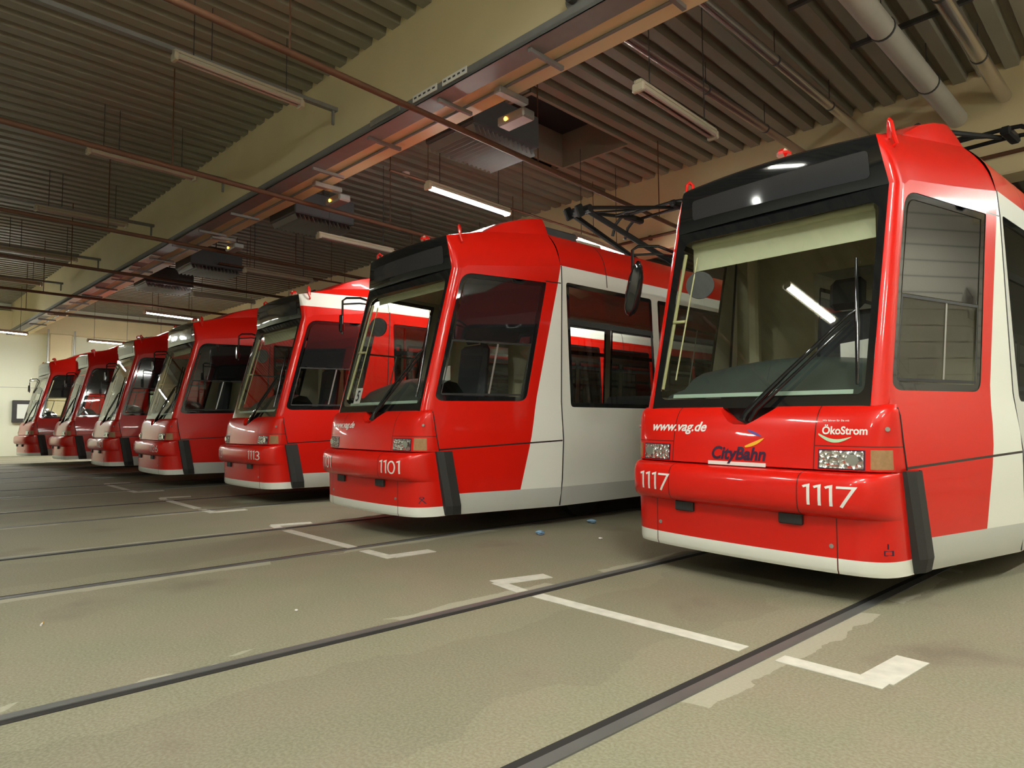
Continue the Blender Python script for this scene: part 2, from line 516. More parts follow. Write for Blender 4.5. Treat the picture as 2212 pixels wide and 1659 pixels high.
def slab(name, polys, label, cat, mat, z=.003, group=None, fn=None):
    m = MB()
    for k, pl in enumerate(polys):
        m.prism(pl, lambda a, b, h: (a, b, h), .0005, z + .0005 * k)
    o = m.build(name, mat)
    return tag(o, label, cat, group)
def bar(p, q, wd):
    p = Vector(p); q = Vector(q); d = (q - p).normalized(); n = Vector((-d.y, d.x)) * wd / 2
    return [tuple(p - n), tuple(q - n), tuple(q + n), tuple(p + n)]
MK = [('the nearest tram, numbered 1117', 0.0, -.83), ('the tram numbered 1101', -3.55, -.84), ('the tram numbered 1113', -7.45, -.89), ('the tram numbered 1126', -11.0, -.9)]
for nm, x, y in MK:
    l, r_ = x - 1.10, x + 1.20
    pieces = [bar((l, y + .04), (x - .815, y - .0), .09), bar((l + .02, y - .01), (l + .05, y + .46), .12) if False else bar((l - .01, y + .02), (l + .09, y + .42), .13),
              bar((x - .68, y), (x + .66, y), .095), bar((x + .83, y), (r_ + .06, y), .095), bar((r_ + .01, y + .03), (r_ + .03, y + .40), .13)]
    slab('floor_marking', pieces, f'white painted bracket shaped stop line on the floor in front of {nm}', 'marking', M_mark, group='painted stop lines')

# ------------------------------------------------------------------ ceiling fittings
def luminaire(A, B, lit, label, rods=True, rail=False):
    A = Vector(A); B = Vector(B); c = (A + B) / 2; L = (B - A).length; ang = math.atan2((B - A).y, (B - A).x) - math.pi / 2
    o = empty('strip_light', c, label, 'lamp', 'strip lights under the ceiling', (0, 0, ang))
    wh = .20 if lit and c.z > 4.6 else .11
    m = MB(); m.grid([[(wh / 2 * a, yy, zz) for a, zz in ((-1, -.01), (-.9, .03), (-.5, .05), (-.4, .075), (.4, .075), (.5, .05), (.9, .03), (1, -.01))] for yy in (-L / 2, L / 2)])
    m.box((0, 0, .06), (.08, L - .01, .03)); m.build('housing', M_lampw, o)
    for s in (-1, 1):
        m = MB(); m.box((0, s * (L / 2 - .02), .0), (.13, .05, .09), bev=.012); m.build('end_cap', M_lampw, o)
    for dx in ((-.035, .035) if not lit else (-.028, .028)):
        m = MB(); m.tube([(dx, -L / 2 + .045, -.005), (dx, L / 2 - .045, -.005)], .019 if not lit else .026, 10)
        m.build('tube', M_lit if lit else M_tubeoff, o, smooth=True, ang=60)
    for s in (-.36, .36):
        m = MB(); m.tube([(0, s * L, .075), (0, s * L, ZC - c.z)], .006, 6); m.build('suspension_rod', M_dk, o)
    return o
OFF = [(-5.45, 'nearest'), (-8.95, 'second'), (-12.52, 'third'), (-16.4, 'fourth'), (-20.2, 'farthest')]
for x, k in OFF:
    dy = .055 * (x + 5.45)
    luminaire((x + .06, -1.68 + dy, 5.05), (x - .07, -.15 + dy, 5.05), False, f'unlit white strip light in front of the big beam, {k} from the camera')
for x, k in ((-1.55, 'nearest'), (-8.2, 'second'), (-11.5, 'third'), (-14.8, 'fourth')):
    luminaire((x + .05, 1.36, 4.24), (x - .06, 2.9, 4.24), False, f'unlit strip light hanging behind the big beam, {k} from the camera')
luminaire((-4.95, 1.35, 4.22), (-5.1, 2.95, 4.22), True, 'brightly burning strip light above the gap between trams 1101 and 1113')
luminaire((-5.30, 4.62, 4.22), (-5.5, 6.2, 4.22), True, 'burning strip light farther back, seen over the roof of tram 1101')
luminaire((-18.06, 1.1, 4.22), (-18.45, 2.65, 4.22), True, 'burning strip light above the roof of the tram numbered 1126')
luminaire((-26.0, 1.15, 4.22), (-26.3, 2.7, 4.22), True, 'burning strip light close to the far wall, right of the pillar')
luminaire((-24.8, -2.2, 4.22), (-25.3, -.7, 4.22), True, 'burning strip light close to the far wall, at the left edge')
# lamps of the same rows behind and beside the camera, some added for brightness
luminaire((-1.74, -3.86, 5.0), (-2.12, -2.84, 5.0), True, 'burning strip light in front of the nearest tram, mirrored in its windscreen')
for x, y, k in ((-5.45, -8.2, 'out of view to the left, third of its row'), (2.0, -4.6, 'over the camera'), (2.0, -2.4, 'added to brighten the floor, above the upper frame edge in front of the nearest tram'), (2.0, -8.6, 'behind the camera'),
             (3.9, -4.4, 'beside the camera to the right'), (3.9, 2.0, 'added to light the right bay, beside the nearest tram'), (3.9, 5.0, 'added to light the right wall, further in beside the nearest tram')):  # upper-edge lamp and both right-bay lamps are unseen, added for brightness
    z = 4.22 if y > 0 else 5.0
    luminaire((x + .04, y, z), (x - .04, y + 1.55, z), True, f'burning strip light {k}')

for y, k in ((-9.0, 'end wall, third beyond the left edge'), (-6.8, 'end wall, second beyond the left edge'), (-4.4, 'end wall, just beyond the left edge'), (3.4, 'end wall, over the farthest tram')):
    luminaire((-26.1, y, 4.22), (-26.3, y + 1.55, 4.22), True, f'burning strip light added to brighten the {k}')  # extra lamps put in to brighten the end wall

# grey carrier channels of the near lamp rows
for x, k in OFF:
    o = empty('lamp_carrier', (x - .02, -1.55 + .055 * (x + 5.45), 5.16), f'grey steel channel carrying the {k} unlit lamp row in front of the big beam', 'channel', 'lamp carrier channels', (0, 0, math.radians(3)))
    m = MB(); m.box((0, -.9, 0), (.07, 5.6, .05)); m.build('channel', M_tray, o)
    m = MB(); m.box((0, 1.85, -.10), (.03, .03, .22)); m.build('end_bracket', M_tray, o)
    for yy in (-3.4, -1.6, .3):
        m = MB(); m.tube([(0, yy, .02), (0, yy, ZC - 5.16)], .006, 6); m.build('rod', M_dk, o)

# rusty overhead rails above the tracks
for i, x in enumerate(TX):
    if i == 0: continue
    o = empty('overhead_rail', (x - .12, 1.0, 4.475), f'rusty brown overhead rail running above {NAMES[i]}', 'rail', 'overhead rails', (0, 0, math.radians(6.0)))
    m = MB(); m.tube([(0, -9.0, 0), (0, 5.6, 0)], .035, 10); m.build('pipe', M_rust, o, smooth=True, ang=60)
    for yy in (-5.5, -2.2, 1.4, 4.6):
        m = MB(); m.tube([(0, yy, .03), (0, yy, ZC - 4.475)], .008, 6); m.build('hanger', M_rust, o)
# thinner pipes in the far bay
for x, z, k in ((-6.1, 4.75, 'between the trams 1101 and 1113'), (-9.6, 4.7, 'between the trams 1113 and 1126'), (-13.2, 4.7, 'left of the tram numbered 1126')):
    o = empty('service_pipe', (x, 4.0, z), f'thin brown service pipe under the ceiling {k}', 'pipe', 'thin service pipes', (0, 0, math.radians(3)))
    m = MB(); m.tube([(0, -2.6, 0), (0, 2.6, 0)], .022, 8); m.build('pipe', M_rust, o, smooth=True, ang=60)
    for yy in (-1.9, .2, 2.2):
        m = MB(); m.tube([(0, yy, 0), (0, yy, ZC - z)], .006, 6); m.build('hanger', M_rust, o)

# cable tray along the lower edge of the big beam
ct = empty('cable_tray', HP(7, .66, 4.62), 'long grey cable tray along the lower edge of the big beam', 'cable tray')
m = MB(); hbox(m, H0 + .05, H1 - .6, .55, .80, 4.56, 4.595); hbox(m, H0 + .05, H1 - .6, .55, .565, 4.56, 4.66); rel(m, ct).build('tray', M_tray, ct)
h = -2.0
while h < 26:
    m = MB(); hbox(m, h, h + .04, .62, 1.10, 4.52, 4.56); rel(m, ct).build('bracket', M_tray, ct); h += 1.35
cd = empty('cable_conduit', HP(7, 1.0, 4.56), 'thin dark conduit running under the middle of the big beam', 'conduit')
m = MB(); m.tube([HP(H0 + .05, 1.0, 4.58), HP(H1 - .6, 1.0, 4.58)], .016, 8); rel(m, cd).build('pipe', M_tray, cd, smooth=True)
PL = [(2.86, 3.25, 'label, first'), (3.34, 3.76, 'second'), (4.0, 4.6, 'third'), (12.6, 13.4, 'fourth'), (13.9, 14.9, 'added lit stretch, fifth'), (15.4, 16.2, 'added lit stretch, sixth'), (16.9, 18.1, 'added lit stretch, seventh'), (18.8, 20.2, 'added lit stretch, eighth'), (21.2, 22.8, 'added lit stretch, ninth')]
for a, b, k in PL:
    o = empty('label_or_lit_strip', HP((a + b) / 2, .54, 4.63), f'white plate on the cable tray, {k} from the right', 'plate', 'white plates on the cable tray', (0, 0, HA))
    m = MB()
    if a > 10: o.location = HP((a + b) / 2, .67, 4.552); m.box((0, 0, 0), (b - a, .20, .014), bev=.003)  # far plates are added white strips drawn for lit stretches of the tray
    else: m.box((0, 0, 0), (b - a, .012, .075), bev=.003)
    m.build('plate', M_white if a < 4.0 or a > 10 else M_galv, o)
    for k2 in range(5):
        if a < 3.9:
            m = MB(); m.box((-(b - a) * .38 + k2 * (b - a) * .19, -.0075, .0), ((b - a) * .1, .003, .018)); m.build('print', M_dk, o)

# unit heaters behind the beam
def heater(h, p, z, k):
    o = empty('unit_heater', HP(h, p, z), k, 'heater', 'unit heaters behind the big beam', (0, 0, HA))
    m = MB(); m.box((0, 0, .23), (.95, 1.15, .42), bev=.02); m.build('casing', M_heat, o)
    m = MB(); m.box((0, 0, .47), (.7, .9, .04)); m.build('lid', M_dk, o)
    for q in range(14):
        m = MB(); m.box((0, -.52 + q * .08, -.03), (.85, .012, .10), rx=.5); m.build('louvre', M_heatf, o)
    m = MB(); m.tube([(-.3, -.62, .30), (-.3, -.80, .34), (-.3, -.84, .7)], .05, 10); m.build('inlet_pipe', M_galv, o, smooth=True)
    for sx in (-.4, .4):
        m = MB(); m.tube([(sx, 0, .45), (sx, 0, ZC - z)], .012, 6); m.build('hanger', M_dk, o)
heater(4.15, 1.95, 4.62, 'dark louvred unit heater behind the beam, nearest of the row')
heater(8.75, 2.05, 4.62, 'dark unit heater behind the beam, second of the row')
heater(13.6, 2.1, 4.62, 'dark unit heater behind the beam, third of the row')
heater(16.3, 2.0, 4.62, 'dark unit heater behind the beam, smallest and farthest')
M_led = emission('amber signal light', (1.0, .36, .03), 9)
for h, k in ((3.05, 'nearest'), (6.85, 'second'), (10.6, 'third')):
    o = empty('signal_box', HP(h, 1.36, 4.47), f'grey signal box with an amber light under the beam, {k} from the camera', 'signal box', 'signal boxes', (0, 0, HA))
    m = MB(); m.box((0, .08, 0), (.42, .20, .11), bev=.02); m.build('housing', M_galv, o)
    m = MB(); m.box((.25, -.24, .06), (.10, .44, .07), bev=.01); m.build('arm', M_galv, o)
    m = MB(); m.disc((-.06, -.02, -.01), .022, 12, (0, -1, 0), .012); m.build('amber_light', M_led, o)

# ducts and pipes in the bay behind, near the right edge
def duct(name, x, z, r, mat, label, cat, straps=True):
    o = empty(name, (x, 1.3, z), label, cat, 'ducts in the right bay', (0, 0, math.radians(1.6)))
    m = MB(); m.tube([(0, .05, 0), (0, 5.85, 0)], r, 20); m.build('pipe', mat, o, smooth=True, ang=60)
    for yy in (.9, 2.7, 4.4):
        m = MB(); m.tube([(0, yy, 0), (0, yy + .03, 0)], r * 1.07, 20); m.build('clamp', M_dk, o, smooth=True, ang=60)
        m = MB(); m.tube([(0, yy, r), (0, yy, ZC - z)], .006, 6); m.build('hanger', M_dk, o)
    return o
duct('pipe', -2.28, 5.45, .06, M_pink, 'shiny reddish pipe left of the other ducts in the right bay', 'pipe')
duct('pipe', -1.33, 5.45, .06, M_shiny, 'shiny pipe second from the left in the right bay', 'pipe')
duct('air_duct', -.13, 5.3, .125, M_duct, 'fat matt grey air duct above the nearest tram', 'duct')
duct('pipe', .42, 5.42, .085, M_shiny, 'polished round pipe right of the fat grey duct', 'pipe')
for k, (x0, x1, p) in enumerate(((-.9, .45, 3.3), (-.75, .5, 4.6))):
    o = empty('pipe_bracket', (x0, p, 5.56), f'dark cross bracket above the fat grey duct, {("nearer","farther")[k]} one', 'bracket', 'cross brackets over the ducts')
    m = MB(); m.box(((x1 - x0) / 2, 0, 0), (x1 - x0, .05, .05)); m.build('bar', M_dk, o)
    m = MB(); m.tube([(.2, 0, 0), (.2, 0, ZC - 5.56)], .008, 6); m.build('rod', M_dk, o)

o = empty('beam_pipe', HP(3, 7.13, 4.64), 'rusty pipe running along the face of the rear beam behind the trams', 'pipe', None, (0, 0, HA))
m = MB(); m.tube([(-14, 0, 0), (8.4, 0, 0)], .03, 8); m.build('pipe', M_rust, o, smooth=True, ang=60)
for xx in (-10, -6, -2, 2, 6):
    m = MB(); m.box((xx, .035, 0), (.05, .07, .09)); m.build('clip', M_rust, o)
o = empty('smoke_detector', (-8.24, 3.17, ZC), 'small white round smoke detector on the ribbed ceiling', 'smoke detector')
m = MB(); m.tube([(0, 0, 0), (0, 0, -.05), (0, 0, -.07)], [.075, .07, .04], 16); m.build('housing', M_white, o, smooth=True)
m = MB(); m.tube([(0, 0, -.07), (0, 0, -.095)], [.035, .03], 12); m.build('sensor', M_lampw, o, smooth=True)
o = empty('cable_reel', HP(1.6, .67, 4.86), 'small dark round cable reel fixed to the face of the big beam', 'reel', None, (0, 0, HA))
m = MB(); m.disc((0, .07, 0), .10, 18, (0, -1, 0), .03); m.build('flange', M_tray, o, smooth=True)
m = MB(); m.disc((0, .04, 0), .055, 16, (0, -1, 0), .06); m.build('hub', M_dk, o, smooth=True)

# far wall fittings
for p, k in ((1.02, 'left'), (2.50, 'right')):
    o = empty('wall_cabinet', HP(H1 - .08, p - 1.1, 1.4), f'dark framed wall cabinet with a pale panel on the far wall, {k} of the two', 'cabinet', 'wall cabinets', (0, 0, HA))
    m = MB(); m.box((0, 0, .30), (.16, 1.0, .85), bev=.02); m.build('case', M_dk, o)
    m = MB(); m.box((.085, 0, .30), (.02, .72, .55)); m.build('panel', M_wall, o)
for p, k in ((1.88, 'left'), (2.76, 'right')):
    o = empty('downpipe', HP(H1 - .56, p, 0), f'upright pipe on the {k} side of the far wall pillar', 'pipe', 'upright pipes')
    m = MB(); m.tube([(0, 0, 0), (0, 0, 4.9)], .035, 8); m.build('pipe', M_galv, o, smooth=True)

# ================================================================== THE TRAM (local axes: x across, y back from the nose, z up)
def lerp(a, b, t): return a + (b - a) * t
def interp(x, tab):
    if x <= tab[0][0]: return tab[0][1]
    for (a, b), (c, d) in zip(tab, tab[1:]):
        if x <= c: return b + (d - b) * (x - a) / (c - a)
    return tab[-1][1]
def smooth_tab(tab, n=8):
    out = []
    P = [Vector(t) for t in tab]; P = [2 * P[0] - P[1]] + P + [2 * P[-1] - P[-2]]
    for i in range(1, len(P) - 2):
        for k in range(n):
            t = k / n; a, b, c, d = P[i - 1:i + 3]
            out.append(tuple(.5 * (2 * b + (c - a) * t + (2 * a - 5 * b + 4 * c - d) * t * t + (3 * b - a - 3 * c + d) * t ** 3)))
    out.append(tuple(tab[-1])); return out
INS = [(.22, .030), (.31, 0), (.85, 0), (1.0, .008), (1.29, .052), (1.9, .080), (2.55, .108), (2.744, .125)]
def inset(z): return interp(z, INS)
def y_kink(z): return 1.87 + .06 * z
def base_x(y, z): 
    yk = y_kink(z)
    return 1.147 if y >= yk else 1.147 - .174 * (yk - y)
def side_x(y, z): return base_x(y, z) - inset(z)
def side_pt(y, z, s=1, off=0.0): return (s * (side_x(y, z) + off), y - .17 * off, z)
# plan curve of the nose
NT_ = smooth_tab([(0, 0), (.2, .008), (.4, .03), (.6, .075), (.75, .135), (.85, .21), (.92, .33), (.965, .52), (.99, .76), (1, 1)])
def strip_front(z):
    t = (.811 - z) / .572
    return .905 + .007 * t, .514 + .103 * t
def plan(u, y0, xe, ye):
    a, b = u
    return xe * a, y0 + (ye - y0) * b
def front_y(x, y0, xe, ye): return y0 + (ye - y0) * interp(abs(x) / xe, NT_)
FULL = [(-a, b) for a, b in NT_[::-1][:-1]] + list(NT_)
HOOD = [(.818, .275, .912, .545), (.90, .285, .912, .53), (1.0, .303, .910, .51), (1.08, .325, .908, .492), (1.13, .35, .906, .484), (1.165, .378, .901, .482), (1.19, .412, .886, .494)]
def hood_par(z): return tuple(interp(z, [(h[0], h[i]) for h in HOOD]) for i in (1, 2, 3))
def hood_y(x, z): return front_y(x, *hood_par(z))
BUMP = [(.545, .252), (.556, .215), (.572, .182), (.60, .163), (.65, .157), (.72, .160), (.755, .170), (.782, .190), (.798, .225), (.806, .275), (.808, .32)]
def bump_y(x, z):
    xe, ye = strip_front(z); return front_y(x, interp(z, BUMP), xe, ye)
def skirt_y0(z): return interp(z, [(.23, .262), (.255, .25), (.56, .252)])
def skirt_y(x, z):
    xe, ye = strip_front(z); return front_y(x, skirt_y0(z), xe, ye)
def ws_y(x, z): return .43 + .256 * (z - 1.2) - .012 * (1 - (x / .775) ** 2)
def notch(x):
    return interp(x, [(-.178, 1.19), (-.165, 1.165), (-.09, 1.098), (-.04, 1.076), (.05, 1.074), (.10, 1.10), (.20, 1.165), (.225, 1.19)])
def front_patch(pts, fn, off):
    """flat polygon in (x, z) laid on the nose"""
    return [(x, fn(x, z) - off, z) for x, z in pts]

M_panto = principled('pantograph black', (.012, .012, .013), .5)
TR = empty('tram', (0, 0, 0), 'x', 'tram', 'trams parked side by side')
PARTS = []     # (object, role)
def P(mb, name, mat, role=None, smooth=True, ang=35, fix=False, parent=None, label=None):
    o = mb.build(name, mat, parent or TR, smooth, ang, fix)
    if label: o['label'] = label
    o['role'] = role or name
    return o

# --- nose
m = MB(); rows = []
for z in (.23, .24, .255, .31, .32, .42, .5, .548):
    xe, ye = strip_front(z); rows.append([(*plan(u, skirt_y0(z), xe, ye), z) for u in FULL])
m.grid(rows); P(m, 'front_skirt', M_skirt)
m = MB(); rows = []
for z, y0 in BUMP:
    xe, ye = strip_front(z); rows.append([(*plan(u, y0, xe, ye), z) for u in FULL])
m.grid(rows); P(m, 'bumper', M_bumper, ang=50)
m = MB(); rows = []
xs = sorted(set([u[0] for u in FULL] + [x / .905 for x in (-.178, -.165, -.13, -.09, -.065, -.04, 0, .05, .075, .10, .15, .20, .225)]))
zs = (.80, .818, .86, .90, .95, 1.0, 1.04, 1.08, 1.11, 1.13, 1.15, 1.165, 1.18, 1.19)
for k, z in enumerate(zs):
    row = []
    for a in xs:
        zz = z
        x = a * .905; zt = notch(x)
        zz = min(z, zt) if z > 1.06 else z
        y0, xe, ye = hood_par(zz)
        if k == 0: y0 += .06; ye += .04
        row.append((xe * a, y0 + (ye - y0) * interp(abs(a), NT_), zz))
    rows.append(row)
row = []
for a in xs:      # top lip running back under the windscreen
    x = a * .903; zt = notch(x)
    y0, xe, ye = hood_par(zt); y = y0 + (ye - y0) * interp(abs(a), NT_)
    row.append((xe * a, max(y + .012, ws_y(min(.77, abs(x)), 1.2) + .03) + (.0 if zt > 1.17 else .03), zt + .006))
rows.append(row)
m.grid(rows); P(m, 'front_hood', M_hood, ang=40)
# dark gap behind bumper and hood, and the cavity under the windscreen
m = MB(); rows = []
for z in (.53, .84):
    rows.append([(.985 * (plan(u, .32, .88, .6)[0]), plan(u, .32, .88, .6)[1], z) for u in FULL])
m.grid(rows); P(m, 'inner_panel', M_under)
m = MB(); m.grid([[(x, .46, 1.03) for x in (-.3, 0, .3)], [(x, .47, 1.22) for x in (-.3, 0, .3)]]); P(m, 'wiper_recess', M_under)

# --- windscreen: black border and glass
out = [(-.772, 1.185), (.772, 1.185), (.776, 2.568), (-.776, 2.568)]
gl = rounded([(-.722, 1.252), (.735, 1.252), (.728, 2.465), (-.70, 2.485)], .07)
P(panel(out, [gl], lambda a, b: (a, ws_y(a, b), b), flip=False), 'windscreen_border', M_black)
P(panel(gl, [], lambda a, b: (a, ws_y(a, b) + .003, b), step=.2), 'windscreen', M_glass)
m = MB(); m.grid([front_patch([(x, z) for x in lin(-.62, .66, 9)], lambda a, b: ws_y(a, b) , -.03) for z in (1.262, 1.288)]); P(m, 'windscreen_sill', M_sill)

# --- destination box
m = MB(); rows = []
for z, y, hw in ((2.565, .779, .776), (2.60, .772, .772), (2.86, .760, .722), (2.885, .765, .714), (2.905, .79, .708)):
    rows.append([(hw * a, y - .035 * (1 - a * a), z + (.02 * (1 - a * a) if z > 2.7 else 0)) for a in lin(-1, 1, 13)])
m.grid(rows); P(m, 'destination_box', M_black, ang=50, role='destination_box')
gd = rounded([(-.63, 2.645), (.675, 2.625), (.665, 2.805), (-.63, 2.795)], .03)
def dest_pt(a, z, off=0): 
    hw = lerp(.772, .722, (z - 2.6) / .26)
    return (a, lerp(.772, .760, (z - 2.6) / .26) - .035 * (1 - (a / hw) ** 2) - off, z)
P(panel(gd, [], lambda a, b: dest_pt(a, b, .003), step=.2), 'destination_display', M_disp)

# --- pillars, sides, roof flanks: right half and its mirror image
WIN = [(.525, 1.278), (1.530, 1.290), (1.838, 2.535), (.862, 2.530)]
WIN_R = rounded(WIN, [.11, .09, .012, .13])
def inset_poly(poly, d):
    c = Vector((sum(p[0] for p in poly) / len(poly), sum(p[1] for p in poly) / len(poly)))
    n = len(poly); out = []
    for i in range(n):
        a = Vector(poly[i - 1]); p = Vector(poly[i]); b = Vector(poly[(i + 1) % n])
        t = (b - a).normalized(); nn = Vector((-t.y, t.x))
        if nn.dot(c - p) < 0: nn = -nn
        out.append(tuple(p + nn * d))
    return out
WIN_I = rounded(inset_poly_c := [(.585, 1.325), (1.488, 1.335), (1.775, 2.487), (.885, 2.485)], [.07, .05, .012, .09])
def yc(z): return .43 + .256 * (z - 1.2) + .085
ztop = lambda y: 2.60 + .125 * (y - .87) / 1.16
def shoulder(y):
    return (interp(y, [(.76, .713), (1.26, .692), (2.03, .827)]), interp(y, [(.76, 2.896), (1.0, 2.96), (1.26, 3.035), (2.03, 3.118)]))
SIDES = {}
for s in (1, -1):
    fl_ = (s < 0); sd = 'right' if s > 0 else 'left'
    # side wall of the cab with the window opening
    o_ = [(.62, .23), (1.884, .23), (1.90, .5), (1.924, .9), (1.948, 1.29), (1.985, 1.9), (2.023, 2.55), (2.034, 2.735), (1.45, 2.662), (.93, 2.607), (yc(2.568), 2.568),
          (yc(2.3), 2.3), (yc(1.8), 1.8), (yc(1.3), 1.3), (.475, 1.192), (.49, 1.08), (.53, .90), (.548, .82), (.514, .811), (.565, .52)]
    P(panel(o_, [WIN_R], lambda a, b: side_pt(a, b, s), step=.13, flip=fl_), 'cab_side', M_side['A'], role='cab_side')
    # window gasket, tinted top, lower pane with its sliding frame
    P(panel(WIN_R, [WIN_I], lambda a, b: side_pt(a, b, s, -.004), step=.5, flip=fl_), 'window_gasket', M_black, role='window_gasket')
    topp = [(.742, 1.872), (1.625, 1.878), (1.775, 2.487), (.905, 2.485)]
    topp = rounded(topp, [0, 0, .012, .09]); 
    sw = P(panel(WIN_I, [], lambda a, b: side_pt(a, b, s, -.012), step=.3, flip=fl_), 'side_window', M_glass, role='side_window')
    if s > 0: P(panel([(a, b) for a, b in topp], [], lambda a, b: side_pt(a, b, s, -.008), step=.3, flip=fl_), 'tinted_pane', M_glass_dk, parent=sw)
    fr_o = [(.60, 1.335), (1.484, 1.342), (1.618, 1.872), (.735, 1.866)]
    fr_i = inset_poly(fr_o, .022)
    P(panel(fr_o, [fr_i], lambda a, b: side_pt(a, b, s, -.005), step=.5, flip=fl_), 'sliding_frame', M_rub, parent=sw)
    m = MB(); rows = []
    for t in lin(0, 1, 6):
        z = lerp(1.345, 1.862, t); y = 1.10 + .25 * (z - 1.345)
        rows.append([side_pt(y, z, s, -.009), side_pt(y + .02, z, s, -.009)])
    m.grid(rows, flip=not fl_); P(m, 'sliding_bar', M_galv, parent=sw)
    # pillar between windscreen and side
    m = MB(); rows = []
    for z in lin(1.188, 2.568, 9):
        a = Vector((s * .774, ws_y(.775, z), z)); b = Vector(side_pt(yc(z), z, s)); cc = Vector((s * lerp(.848, .842, (z - 1.2) / 1.36), a.y + .008, z))
        rows.append([tuple((1 - t) ** 2 * a + 2 * t * (1 - t) * cc + t * t * b) for t in lin(0, 1, 8)])
    m.grid(rows, flip=fl_); P(m, 'windscreen_pillar', M_red, role='pillar', ang=60)
    # roof flank over the cab
    m = MB(); rows = []
    low = []
    for t in lin(0, 1, 7):
        z = 2.568
        a = Vector((s * .777, ws_y(.775, z), z)); b = Vector(side_pt(yc(2.568), 2.568, s)); cc = Vector((s * .842, a.y + .008, z))
        low.append((1 - t) ** 2 * a + 2 * t * (1 - t) * cc + t * t * b)
    for y in lin(.93, 2.034, 12): low.append(Vector(side_pt(y, ztop(y), s)))
    nl = len(low)
    upp = []
    for i in range(nl):
        y = lerp(.763, 2.03, max(0, (i - 4)) / (nl - 5)) if i > 4 else .763
        if i <= 4: y = .763 + .004 * i
        sx, sz = shoulder(y); upp.append(Vector((s * sx, y, sz)))
    for v in lin(0, 1, 9):
        row = []
        for i in range(nl):
            p = low[i].lerp(upp[i], v); k = math.sin(math.pi * v) * (.035 * min(1, i / 8.0))
            row.append((p.x + s * k * .85, p.y, p.z + k * .5))
        rows.append(row)
    m.grid(rows, flip=fl_); P(m, 'roof_flank', M_side['A'], role='cab_side', ang=50)
    # black rubber strip behind the bumper
    m = MB(); rows = []
    for t in lin(0, 1, 8):
        z = lerp(.236, .818, t); yf = strip_front(z)[1] - .012; yb = yf + .178
        rows.append([side_pt(yf, z, s, -.01), side_pt(yf + .012, z, s, .024), side_pt(yf + .075, z, s, .038), side_pt(yb - .012, z, s, .024), side_pt(yb, z, s, -.01)])
    m.grid(rows, flip=fl_); P(m, 'corner_strip', M_rub, ang=15)
    # headlight and indicator
    def rect(x0, x1, z0, z1, n=6): return [[(lerp(x0, x1, i / n), z) for i in range(n + 1)] for z in (z0, z1)]
    def plate(x0, x1, z0, z1, off):
        mm = MB(); rows = [front_patch([(s * x, z) for x, z in r], hood_y, off) for r in rect(x0, x1, z0, z1)]
        e0 = [front_patch([(s * x, z) for x, z in rect(x0, x1, z0, z1)[k]], hood_y, -.01) for k in (0, 1)]
        mm.grid([e0[0]] + rows + [e0[1]], flip=fl_); return mm
    hl = P(plate(.525, .775, .822, .935, .0015), 'headlight', M_ltblk, role='headlight')
    P(plate(.533, .768, .829, .928, .005), 'headlight_lens', M_refl, parent=hl, ang=10)
    m = MB(); ln = s * .715; yy = hood_y(.715, .878) - .006
    m.disc((ln, yy, .880), .032, 18, (0, -1, 0), .006); P(m, 'lamp_bowl', M_chrome, parent=hl)
    il = P(plate(.800, .888, .828, .938, .0025), 'indicator_light', M_amber, role='indicator')
    m = MB(); m.tube([(s * .894, .484, 1.178), (s * .906, .488, 1.13), (s * .910, .512, .98), (s * .9135, .546, .822)], .0055, 6); P(m, 'panel_joint', M_under)
    # bolts and sockets
    m = MB(); m.disc((s * .868, hood_y(.868, 1.055) + .004, 1.055), .013, 12, (s * .5, -.85, 0), .012); P(m, 'hood_bolt', M_galv)
    m = MB(); m.disc((s * .60, skirt_y(.60, .385) + .004, .385), .013, 12, (0, -1, 0), .008); P(m, 'skirt_bolt', M_galv)
    m = MB(); m.box((s * .375, .252 + .012, .520), (.145, .05, .068), bev=.006); P(m, 'coupling_socket', M_rub)
    # little roof eye
    m = MB(); m.tube([(s * .755, .905, 2.835), (s * .785, .90, 2.85), (s * .775, .885, 2.90), (s * .762, .875, 2.99), (s * .748, .89, 3.012), (s * .735, .915, 2.99), (s * .73, .92, 2.90)], .013, 8); P(m, 'lifting_eye', M_red)
    # passenger body side with windows
    Y2 = 14.0
    wins = []
    y = 2.10
    while y < Y2 - 1.4:
        wins.append((y, y + 1.50)); y += 1.62
    o_ = [(1.884, .23), (Y2, .23), (Y2, 2.744), (2.034, 2.744), (2.023, 2.55), (1.985, 1.9), (1.948, 1.29), (1.924, .9), (1.90, .5)]
    hs = [rounded([(a + (.0), 1.238), (b, 1.238), (b, 2.57), (a - .0, 2.57)], .04, 3) for a, b in wins]
    P(panel(o_, hs, lambda a, b: (s * (1.147 - inset(b)), a, b), step=.3, flip=fl_, es=.25), 'side_wall', M_body['A'], role='body')
    for a, b in wins:
        ho = rounded([(a, 1.238), (b, 1.238), (b, 2.57), (a, 2.57)], .04, 3)
        hi = [(a + .045, 1.285), (b - .045, 1.285), (b - .045, 2.525), (a + .045, 2.525)]
        f_ = lambda p, q, d: (s * (1.147 - inset(q) + d), p, q)
        mm = panel(ho, [hi], lambda p, q: f_(p, q, -.004), step=.9, flip=fl_, es=.5)
        wf = P(mm, 'window_frame', M_black)
        mm = MB(); mm.grid([[f_(a + .045, z, -.003) for _ in (0,)] + [f_(b - .045, z, -.003)] for z in (2.115, 2.175)], flip=fl_)
        P(mm, 'transom', M_black, parent=wf)
        P(panel(hi, [], lambda p, q: f_(p, q, -.012), step=.9, flip=fl_, es=.5), 'window_pane', M_glass, parent=wf)
    # body roof flank
    m = MB(); rows = []
